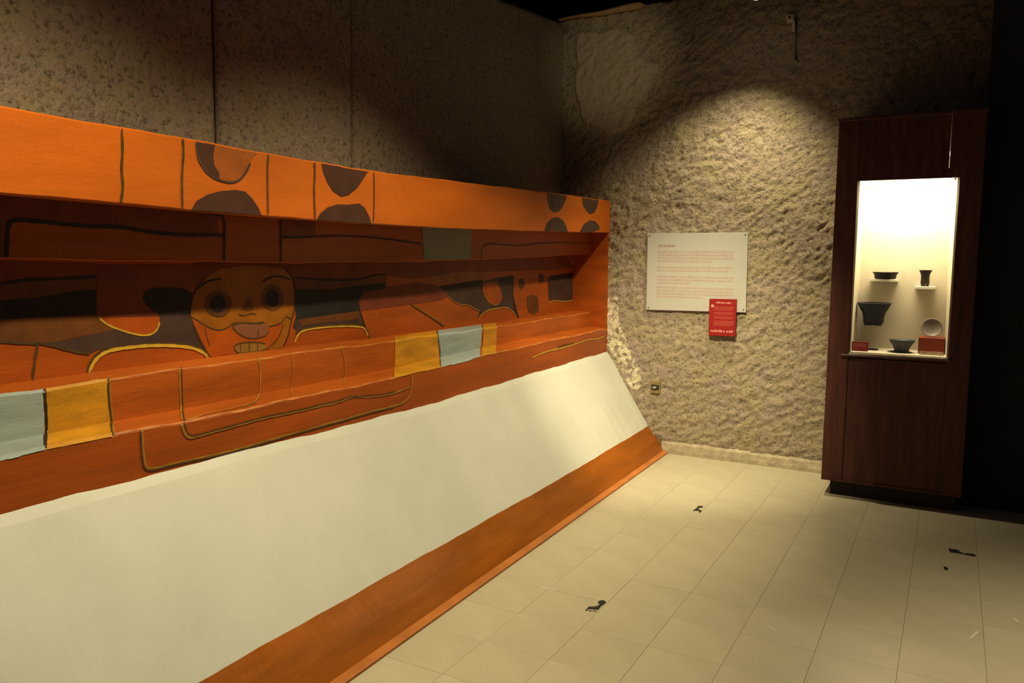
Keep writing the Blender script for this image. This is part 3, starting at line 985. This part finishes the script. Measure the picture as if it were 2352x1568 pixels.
# ------------------------------------------------------------------ text panel
def glyphs(bm, x0, x1, z, hgt, y, thin=0.45, dens=1.0, words=None, rnd=None):
    """a printed line too small to read: word-shaped runs of short upright strokes"""
    r = rnd or random
    x = x0
    while x < x1 - hgt * 0.5:
        wl = min(r.choice((2, 3, 4, 5, 6, 7, 8, 9)) * hgt * 0.62, x1 - x)
        xe = x + wl
        while x < xe - hgt * 0.3:
            g = hgt * r.uniform(0.42, 0.56)
            hh = hgt * r.choice((1.0, 1.0, 1.0, 1.45, 1.4))
            lo = z - (hgt * 0.4 if r.random() < 0.08 else 0)
            vs = [bm.verts.new(p) for p in ((x, y, lo), (x + g, y, lo), (x + g, y, z + hh), (x, y, z + hh))]
            bm.faces.new(vs)
            x += g + hgt * 0.13
        x = xe + hgt * 0.45


rt = random.Random(3)
tp = empty('text_panel', (-1.795, 6.20, 1.167), 'white information panel with faint red text screwed to the rough stucco wall', 'sign')
PY = 6.196
bm = bmesh.new()
cs = [(-2.172, 1.176), (-1.369, 1.185), (-1.376, 1.793), (-2.178, 1.791)]
cs = [(-2.178, 1.172), (-1.379, 1.182), (-1.386, 1.792), (-2.184, 1.791)]
for yy in (PY, PY + 0.012):
    for x, z in cs:
        bm.verts.new((x, yy, z))
bm.verts.ensure_lookup_table()
for q in ((0, 1, 2, 3), (7, 6, 5, 4), (0, 4, 5, 1), (1, 5, 6, 2), (2, 6, 7, 3), (3, 7, 4, 0)):
    bm.faces.new([bm.verts[i] for i in q])
bmesh.ops.bevel(bm, geom=bm.edges[:], offset=0.0015, segments=1, affect='EDGES')
from_bm('board', bm, M_PANEL, tp)
for x in (-2.10, -1.46):
    for z in (1.30, 1.70):
        box('spacer', x - 0.02, x + 0.02, PY + 0.012, 6.235, z - 0.02, z + 0.02, M_DARK, tp)
bm = bmesh.new()
ZT = 1.791 - (566 - 536) * 0.00352
glyphs(bm, -2.092, -1.945, 1.682, 0.0125, PY - 0.0006, rnd=rt)
from_bm('heading', bm, M_PRINTD, tp)
# text block: rows at the photograph's spacing, the last row of each paragraph short
X0, X1 = -2.094, -1.486
for rows in (((1.637, 1), (1.612, 1), (1.587, 1), (1.563, .73)), ((1.513, 1), (1.488, .95)), ((1.438, 1), (1.413, 1), (1.388, .46)),
             ((1.352, 1), (1.327, 1), (1.303, 1), (1.279, .62))):
    bm = bmesh.new()
    for z, fr in rows:
        glyphs(bm, X0, X0 + (X1 - X0) * fr, z, 0.0105, PY - 0.0006, rnd=rt)
    from_bm('paragraph', bm, M_PRINT, tp)
for x, z in ((-2.166, 1.773), (-1.404, 1.775), (-2.160, 1.190), (-1.398, 1.203)):
    bm = bmesh.new()
    bmesh.ops.create_cone(bm, cap_ends=True, segments=12, radius1=0.006, radius2=0.004, depth=0.004, matrix=Matrix.Translation((x, PY - 0.002, z)) @ Matrix.Rotation(PI / 2, 4, 'X'))
    from_bm('screw', bm, M_SCREW, tp)

# red placard hung over the panel's lower corner
rp = empty('red_placard', (-1.57, 6.15, 0.975), 'small red placard with pale print overlapping the white panel corner', 'sign')
RY = 6.163
bm = bmesh.new()
cs = [(-1.651, 0.992), (-1.444, 0.996), (-1.446, 1.283), (-1.655, 1.280)]
for yy in (RY, RY + 0.022):
    for x, z in cs:
        bm.verts.new((x, yy, z))
bm.verts.ensure_lookup_table()
for q in ((0, 1, 2, 3), (7, 6, 5, 4), (0, 4, 5, 1), (1, 5, 6, 2), (2, 6, 7, 3), (3, 7, 4, 0)):
    bm.faces.new([bm.verts[i] for i in q])
bmesh.ops.bevel(bm, geom=bm.edges[:], offset=0.002, segments=1, affect='EDGES')
from_bm('board', bm, M_RED, rp)
box('hanger', -1.60, -1.50, RY + 0.022, PY + 0.06, 1.05, 1.15, M_DARK, rp)
bm = bmesh.new()
glyphs(bm, -1.600, -1.482, 1.247, 0.0085, RY - 0.0006, rnd=rt)
from_bm('heading', bm, M_PINK, rp)
bm = bmesh.new()
bmesh.ops.create_circle(bm, cap_ends=True, segments=18, radius=0.012, matrix=Matrix.Translation((-1.628, RY - 0.0006, 1.226)) @ Matrix.Rotation(PI / 2, 4, 'X'))
from_bm('round_emblem', bm, M_PINK, rp)
for rows in ((1.216, 1.205, 1.194), (1.172, 1.161), (1.139, 1.128), (1.106, 1.095, 1.084, 1.073)):
    bm = bmesh.new()
    for z in rows:
        glyphs(bm, -1.615, -1.463 - (0.012 if z == rows[-1] else 0), z, 0.0058, RY - 0.0006, rnd=rt)
    from_bm('paragraph', bm, M_PINKD, rp)
for a, b in ((-1.636, -1.584), (-1.576, -1.523), (-1.515, -1.464)):
    bm = bmesh.new()
    glyphs(bm, a, b, 1.024, 0.0125, RY - 0.0006, rnd=rt)
    from_bm('footer_word', bm, M_PINK, rp)

# ------------------------------------------------------------------ wall outlet
wo = empty('wall_outlet', (-2.08, 6.2, 0.49), 'small ochre wall outlet with a pale insert low beside the white slope', 'outlet')
OY = 6.198
bm = bmesh.new()
add_box(bm, -2.122, -2.044, OY, 6.245, 0.488, 0.592, 0.004)
from_bm('plate', bm, M_OUTLET, wo)
box('socket_recess', -2.116, -2.052, OY - 0.003, OY + 0.004, 0.520, 0.562, M_DARK, wo, 0.002)
lathe('insert', [(0.0, 0.0), (0.016, 0.0), (0.018, -0.006), (0.018, -0.012)], 0, 0, M_CREAM, wo, 20, 0.0,
      Matrix.Translation((-2.084, OY - 0.012, 0.544)) @ Matrix.Rotation(-PI / 2, 4, 'X') @ Matrix.Scale(0.55, 4, (0, 1, 0)))

# ------------------------------------------------------------------ sensor with cable, high on the wall
ws = empty('wall_sensor', (-1.14, 6.2, 3.25), 'small square grey sensor with a black hanging cable high on the stucco wall', 'sensor')
box('housing', -1.172, -1.114, 6.165, 6.24, 3.298, 3.352, M_SENSOR, ws, 0.006)
lathe('aperture', [(0.0, 0.0), (0.007, 0.0), (0.009, -0.004)], 0, 0, M_DARK, ws, 14, 0.0, Matrix.Translation((-1.144, 6.163, 3.327)) @ Matrix.Rotation(-PI / 2, 4, 'X'))
box('bracket', -1.128, -1.106, 6.175, 6.235, 3.232, 3.300, M_SENSOR, ws, 0.004)
tube('cable', [(-1.106, 6.19, 3.31), (-1.098, 6.185, 3.26), (-1.101, 6.19, 3.18), (-1.097, 6.19, 3.10), (-1.095, 6.19, 3.055)], 0.0032, M_CABLE, ws)
tube('plug', [(-1.095, 6.19, 3.060), (-1.092, 6.188, 3.045), (-1.090, 6.188, 3.028)], 0.0075, M_CABLE, ws)

# ------------------------------------------------------------------ plank lying on the wall's top edge
n = 24
v, f = [], []
for i in range(n + 1):
    t = i / n
    x = -3.0 + 0.745 * t
    hgt = 0.016 + 0.034 * t ** 1.5
    if t > 0.90:
        hgt *= math.sqrt(max(0.02, 1 - ((t - 0.90) / 0.10) ** 2))
    zc = 3.558 + 0.016 * t + 0.004 * math.sin(t * 9)
    for a in range(10):
        th = 2 * PI * a / 10
        v.append((x, 6.185 + 0.045 * math.cos(th) * (0.55 + 0.45 * t), zc + hgt * 0.62 * math.sin(th)))
for i in range(n):
    for a in range(10):
        b = (a + 1) % 10
        f.append((i * 10 + a, i * 10 + b, (i + 1) * 10 + b, (i + 1) * 10 + a))
f.append(tuple(range(10)))
f.append(tuple(n * 10 + a for a in range(10))[::-1])
tag(from_py('wooden_plank', v, f, M_PLANK, None, True), 'tapering pale wooden plank lying along the top edge of the stucco wall', 'plank')

# ------------------------------------------------------------------ spotlight near the ceiling
sl = empty('track_spotlight', (LAMP[0], LAMP[1], LAMP[2]), 'small glowing spotlight hanging near the ceiling before the stucco wall', 'lamp')
d3 = (Vector((-1.72, 6.10, 0.9)) - Vector(LAMP)).normalized()
Rm = Matrix.Translation(Vector(LAMP)) @ d3.to_track_quat('-Z', 'Y').to_matrix().to_4x4()
lathe('housing', [(0.0, 0.15), (0.030, 0.15), (0.042, 0.13), (0.046, 0.05), (0.050, 0.012), (0.047, 0.012), (0.040, 0.03), (0.0, 0.034)], 0, 0, M_METAL, sl, 24, 0.0, Rm)
lathe('bulb', [(0.0, 0.006), (0.014, 0.008), (0.022, 0.014), (0.024, 0.022), (0.018, 0.033)], 0, 0, M_BULB, sl, 20, 0.0, Rm)
bk = Rm @ Vector((0, 0, 0.10))
tube('stem', [bk, bk + Vector((0.06, -0.02, 0.08)), Vector((bk.x + 0.06, bk.y - 0.02, 4.15))], 0.008, M_METAL, sl)

# ------------------------------------------------------------------ display case
YF, YB = 5.62, 6.20
CXL, CXR = -0.706, 0.122
dc = empty('display_case', (-0.29, 5.9, 0.0), 'tall dark maroon wooden showcase with a brightly lit window of pottery', 'display case')
WX0, WX1, WZ0, WZ1 = -0.576, -0.001, 0.978, 2.094
box('stile', CXL, WX0, YF, YF + 0.03, 0.125, 2.475, M_WOOD, dc, 0.003)
box('stile', WX1, CXR, YF, YF + 0.03, 0.125, 2.475, M_WOOD, dc, 0.003)
box('header_board', WX0 - 0.02, -0.0638, YF + 0.004, YF + 0.03, WZ1, 2.475, M_WOOD, dc, 0.001)
hb = bmesh.new()
add_box(hb, -0.0616, WX1 + 0.02, YF + 0.004, YF + 0.03, WZ1, 2.475)
for vv in hb.verts:
    if vv.co.x < -0.05 and vv.co.z > 2.3:
        vv.co.x -= 0.0012
from_bm('header_board', hb, M_WOOD, dc)
box('header_board', -0.0650, -0.0600, YF + 0.004, YF + 0.03, WZ1, 2.152, M_WOOD, dc)
box('lower_panel', WX0 + 0.001, WX1 - 0.001, YF + 0.008, YF + 0.03, 0.125, WZ0 - 0.03, M_WOOD, dc, 0.002)
box('sill', WX0 - 0.045, WX1 + 0.02, YF - 0.022, YF + 0.03, WZ0 - 0.022, WZ0 - 0.006, M_WOOD, dc, 0.004)
box('side_board', CXL, CXL + 0.02, YF + 0.03, YB, 0.125, 2.475, M_WOOD, dc)
box('side_board', CXR - 0.02, CXR, YF + 0.03, YB, 0.125, 2.475, M_WOOD, dc)
box('top_board', CXL - 0.006, CXR + 0.006, YF - 0.006, YB, 2.475, 2.497, M_WOOD, dc, 0.003)
box('bottom_board', CXL, CXR, YF, YB, 0.110, 0.125, M_WOOD, dc)
box('plinth', CXL + 0.05, CXR - 0.03, YF + 0.068, YB, 0.0, 0.110, M_WOODD, dc, 0.003)
# cream liner: back, splayed cheeks, deck
IYB = 6.03
v = [(WX0, YF + 0.03, WZ0), (WX1, YF + 0.03, WZ0), (WX1 - 0.028, IYB, WZ0), (WX0, IYB, WZ0),
     (WX0, YF + 0.03, 2.10), (WX1, YF + 0.03, 2.10), (WX1 - 0.028, IYB, 2.10), (WX0, IYB, 2.10)]
liner = from_py('liner', v, [(0, 1, 2, 3), (3, 2, 6, 7), (0, 3, 7, 4), (1, 5, 6, 2)], M_LINER, dc)
sm = liner.modifiers.new('thickness', 'SOLIDIFY')
sm.thickness = 0.012
sm.offset = -1 if False else 1
box('deck_edge', WX0, WX1, YF - 0.004, YF + 0.03, WZ0 - 0.006, WZ0 + 0.001, M_LINER, dc)
box('diffuser', WX0 + 0.004, WX1 - 0.03, YF + 0.036, IYB - 0.01, 2.094, 2.100, M_DIFF, dc)
box('window_glass', WX0, WX1, YF + 0.014, YF + 0.020, WZ0 + 0.001, WZ1, M_GLASS, dc)
tube('lamp_tube', [(-0.54, 5.80, 2.26), (-0.02, 5.80, 2.26)], 0.014, M_TUBE, dc, 12)
box('lamp_reflector', -0.56, 0.03, 5.86, 5.87, 2.115, 2.460, M_SHELF, dc)

# shelves and the things on show
def shelf(x0, x1, z, label):
    o = box('shelf', x0, x1, 5.90, IYB - 0.001, z - 0.017, z, M_SHELF, None, 0.001)
    tag(o, label, 'shelf', 'white shelves in the showcase')


shelf(-0.497, -0.328, 1.462, 'small white shelf under the shallow dark bowl in the showcase')
shelf(-0.221, -0.102, 1.418, 'narrow white shelf under the dark flaring beaker in the showcase')

o = lathe('shallow_bowl', [(0.0, 0.0), (0.060, 0.0), (0.066, 0.006), (0.070, 0.030), (0.080, 0.043), (0.081, 0.047), (0.077, 0.047), (0.066, 0.034), (0.060, 0.010), (0.0, 0.008)],
          -0.405, 5.955, M_CLAYB, None, 40, 1.4625)
tag(o, 'shallow dark pottery bowl with a flaring rim on the upper left white shelf', 'bowl')
bk = empty('beaker', (-0.164, 5.955, 1.4185), 'dark flaring pottery beaker on the right white shelf', 'vase')
lathe('vessel', [(0.0, 0.012), (0.026, 0.012), (0.0265, 0.03), (0.025, 0.055), (0.027, 0.078), (0.034, 0.096), (0.040, 0.108), (0.037, 0.108), (0.030, 0.092), (0.023, 0.074), (0.021, 0.03), (0.0, 0.02)],
      -0.164, 5.955, M_CLAYB, bk, 36, 1.4185)
for a in (0.5, 2.6, 4.7):
    box('foot', -0.164 + 0.018 * math.cos(a) - 0.007, -0.164 + 0.018 * math.cos(a) + 0.007, 5.955 + 0.018 * math.sin(a) - 0.006, 5.955 + 0.018 * math.sin(a) + 0.006, 1.4186, 1.434, M_CLAYB, bk, 0.002)

bv = empty('flared_vessel', (-0.46, 5.90, 1.150), 'large dark grey flared pottery vessel mounted on the back at left in the showcase', 'vase')
VX, VY = -0.459, 5.90
lathe('vessel', [(0.0, 0.016), (0.060, 0.016), (0.064, 0.022), (0.066, 0.055), (0.072, 0.085), (0.088, 0.112), (0.102, 0.140), (0.108, 0.150), (0.104, 0.152), (0.096, 0.140), (0.070, 0.095), (0.056, 0.06), (0.050, 0.03), (0.0, 0.024)],
      VX, VY, M_CLAY, bv, 44, 1.150)
for a in (-0.6, 1.57, 3.74):
    lathe('foot', [(0.0, 0.0), (0.026, 0.0), (0.028, 0.018), (0.0, 0.020)], VX + 0.036 * math.cos(a), VY + 0.036 * math.sin(a), M_CLAY, bv, 14, 1.150)
tube('mount_peg', [(VX, VY + 0.05, 1.21), (VX, IYB - 0.002, 1.21)], 0.006, M_SHELF, bv)

DZ = WZ0 + 0.0005
fb_ = empty('footed_bowl', (-0.277, 5.80, DZ), 'blue grey footed pottery bowl on the showcase deck between sign and red block', 'bowl')
lathe('vessel', [(0.0, 0.012), (0.044, 0.012), (0.045, 0.016), (0.046, 0.034), (0.061, 0.060), (0.076, 0.084), (0.078, 0.092), (0.072, 0.092), (0.056, 0.062), (0.040, 0.040), (0.0, 0.030)],
      -0.272, 5.80, M_CLAYG, fb_, 40, DZ)
lathe('foot_shadow_ring', [(0.0, 0.0), (0.066, 0.0), (0.074, 0.008), (0.070, 0.012), (0.046, 0.012), (0.0, 0.012)], -0.282, 5.80, M_CLAY, fb_, 36, DZ)  # shallow dark foot, widened to take in the shadow under the bowl
o = box('number_tag', -0.352, -0.330, 5.722, 5.726, DZ, DZ + 0.014, M_SHELF, None, 0.001)
tag(o, 'tiny white number tag standing beside the blue grey bowl', 'tag')
o = lathe('dark_saucer', [(0.0, 0.004), (0.020, 0.004), (0.034, 0.010), (0.042, 0.016), (0.040, 0.018), (0.026, 0.011), (0.0, 0.008)], -0.455, 5.86, M_CLAY, None, 30, DZ - 0.003)
tag(o, 'small dark saucer on the showcase deck half hidden by the red sign', 'dish')

bl = box('red_block', -0.176, -0.016 - 0.010, 5.80, 5.92, DZ, DZ + 0.112, M_REDB, None, 0.002)
tag(bl, 'deep red display block carrying the round plate in the showcase', 'block')
ct = empty('caption_card', (-0.10, 5.72, DZ), 'low caption strip with pale lettering before the red block', 'sign')
box('card', -0.166, -0.026, 5.716, 5.720, DZ, DZ + 0.030, M_CAPT, ct, 0.0006)
bm = bmesh.new()
glyphs(bm, -0.162, -0.032, DZ + 0.007, 0.010, 5.7155, rnd=rt)
from_bm('caption_text', bm, M_SHELF, ct)
pl = empty('round_plate', (-0.101, 5.86, DZ + 0.112), 'round brown grey plate propped upright on the red block', 'plate')
Tm = Matrix.Translation((-0.104, 5.845, DZ + 0.112 + 0.061)) @ Matrix.Rotation(math.radians(72), 4, 'X')
lathe('dish', [(0.0, -0.010), (0.034, -0.008), (0.052, 0.0), (0.061, 0.010), (0.062, 0.013), (0.058, 0.013), (0.048, 0.005), (0.030, -0.002), (0.0, -0.003)], 0, 0, M_PLATE, pl, 44, 0.0, Tm)
tube('prop', [(-0.104, 5.905, DZ + 0.1125), (-0.104, 5.872, DZ + 0.175)], 0.003, M_SHELF, pl)

rs = empty('red_sign', (-0.52, 5.72, DZ), 'little red sign with pale print at the left end of the showcase deck', 'sign')
box('board', -0.568, -0.468, 5.715, 5.720, DZ, DZ + 0.070, M_RED, rs, 0.001)
bm = bmesh.new()
for z in (0.052, 0.040):
    glyphs(bm, -0.560, -0.478, DZ + z, 0.006, 5.7145, rnd=rt)
from_bm('heading', bm, M_PINK, rs)
bm = bmesh.new()
for z in (0.026, 0.016):
    glyphs(bm, -0.560, -0.478, DZ + z, 0.004, 5.7145, rnd=rt)
from_bm('paragraph', bm, M_PINKD, rs)

# ------------------------------------------------------------------ black marks stuck to the floor
def on_floor(px, py):
    d_ = sight(px, py)
    t = -EYE.z / d_.z
    p = EYE + d_ * t
    return (p.x, p.y)


def decal(polys, label, name='floor_decal'):
    bm = bmesh.new()
    for poly in polys:
        q = [on_floor(*p) for p in poly]
        lo = [bm.verts.new((x, y, 0.0003)) for x, y in q]
        hi = [bm.verts.new((x, y, 0.0016)) for x, y in q]
        bm.faces.new(hi)
        k = len(q)
        for i in range(k):
            bm.faces.new((lo[i], lo[(i + 1) % k], hi[(i + 1) % k], hi[i]))
    bmesh.ops.recalc_face_normals(bm, faces=bm.faces)
    o = from_bm(name, bm, M_STICK, None)
    tag(o, label, 'floor decal', 'black marks on the floor')


def loc(off, k, pts):
    return [(off[0] + x / k, off[1] + y / k) for x, y in pts]


K = 2352 / 150
A = (1300, 1350)
decal([loc(A, K, [(690, 810), (720, 825), (760, 800), (800, 760), (900, 765), (1000, 775), (1100, 788), (1180, 775), (1220, 720), (1260, 660), (1330, 620), (1400, 570), (1440, 515),
                  (1400, 465), (1310, 440), (1220, 460), (1160, 500), (1145, 540), (1190, 565), (1200, 600), (1150, 645), (1050, 670), (960, 680), (820, 675), (780, 720), (740, 765)]),
       loc(A, K, [(790, 815), (830, 835), (860, 815), (840, 795)]), loc(A, K, [(860, 845), (900, 850), (935, 825), (900, 810)]),
       loc(A, K, [(960, 840), (990, 850), (1030, 825), (1000, 805)]), loc(A, K, [(1040, 840), (1070, 865), (1105, 850), (1080, 820)])],
      'black foot shaped floor decal with toe dots nearest the brown base')
K = 2352 / 80
A = (1570, 1140)
decal([loc(A, K, [(650, 960), (740, 880), (850, 820), (950, 680), (1060, 640), (1200, 650), (1290, 660), (1325, 690), (1280, 740), (1180, 765), (1090, 775), (1010, 800), (990, 850), (1060, 890), (1180, 950),
                  (1235, 985), (1180, 1040), (1080, 1095), (1030, 1080), (1070, 1010), (960, 960), (860, 970), (790, 940), (720, 990), (670, 1000)])],
      'black worn hook shaped floor decal farthest away in front of the stucco wall')
K = 2352 / 120
A = (2140, 1240)
decal([loc(A, K, [(750, 380), (830, 380), (920, 420), (1080, 420), (1180, 455), (1280, 530), (1390, 585), (1500, 610), (1620, 600), (1760, 620), (1920, 645), (1985, 700), (1950, 740), (1850, 730), (1700, 695),
                  (1560, 670), (1400, 630), (1260, 610), (1100, 585), (1020, 555), (930, 575), (840, 540), (790, 480)])],
      'long thin black floor decal in front of the showcase')
decal([loc(A, K, [(530, 1230), (600, 1195), (660, 1230), (720, 1270), (745, 1310), (700, 1355), (620, 1345), (550, 1300)])],
      'small round dark dot on the floor beside the long thin decal')
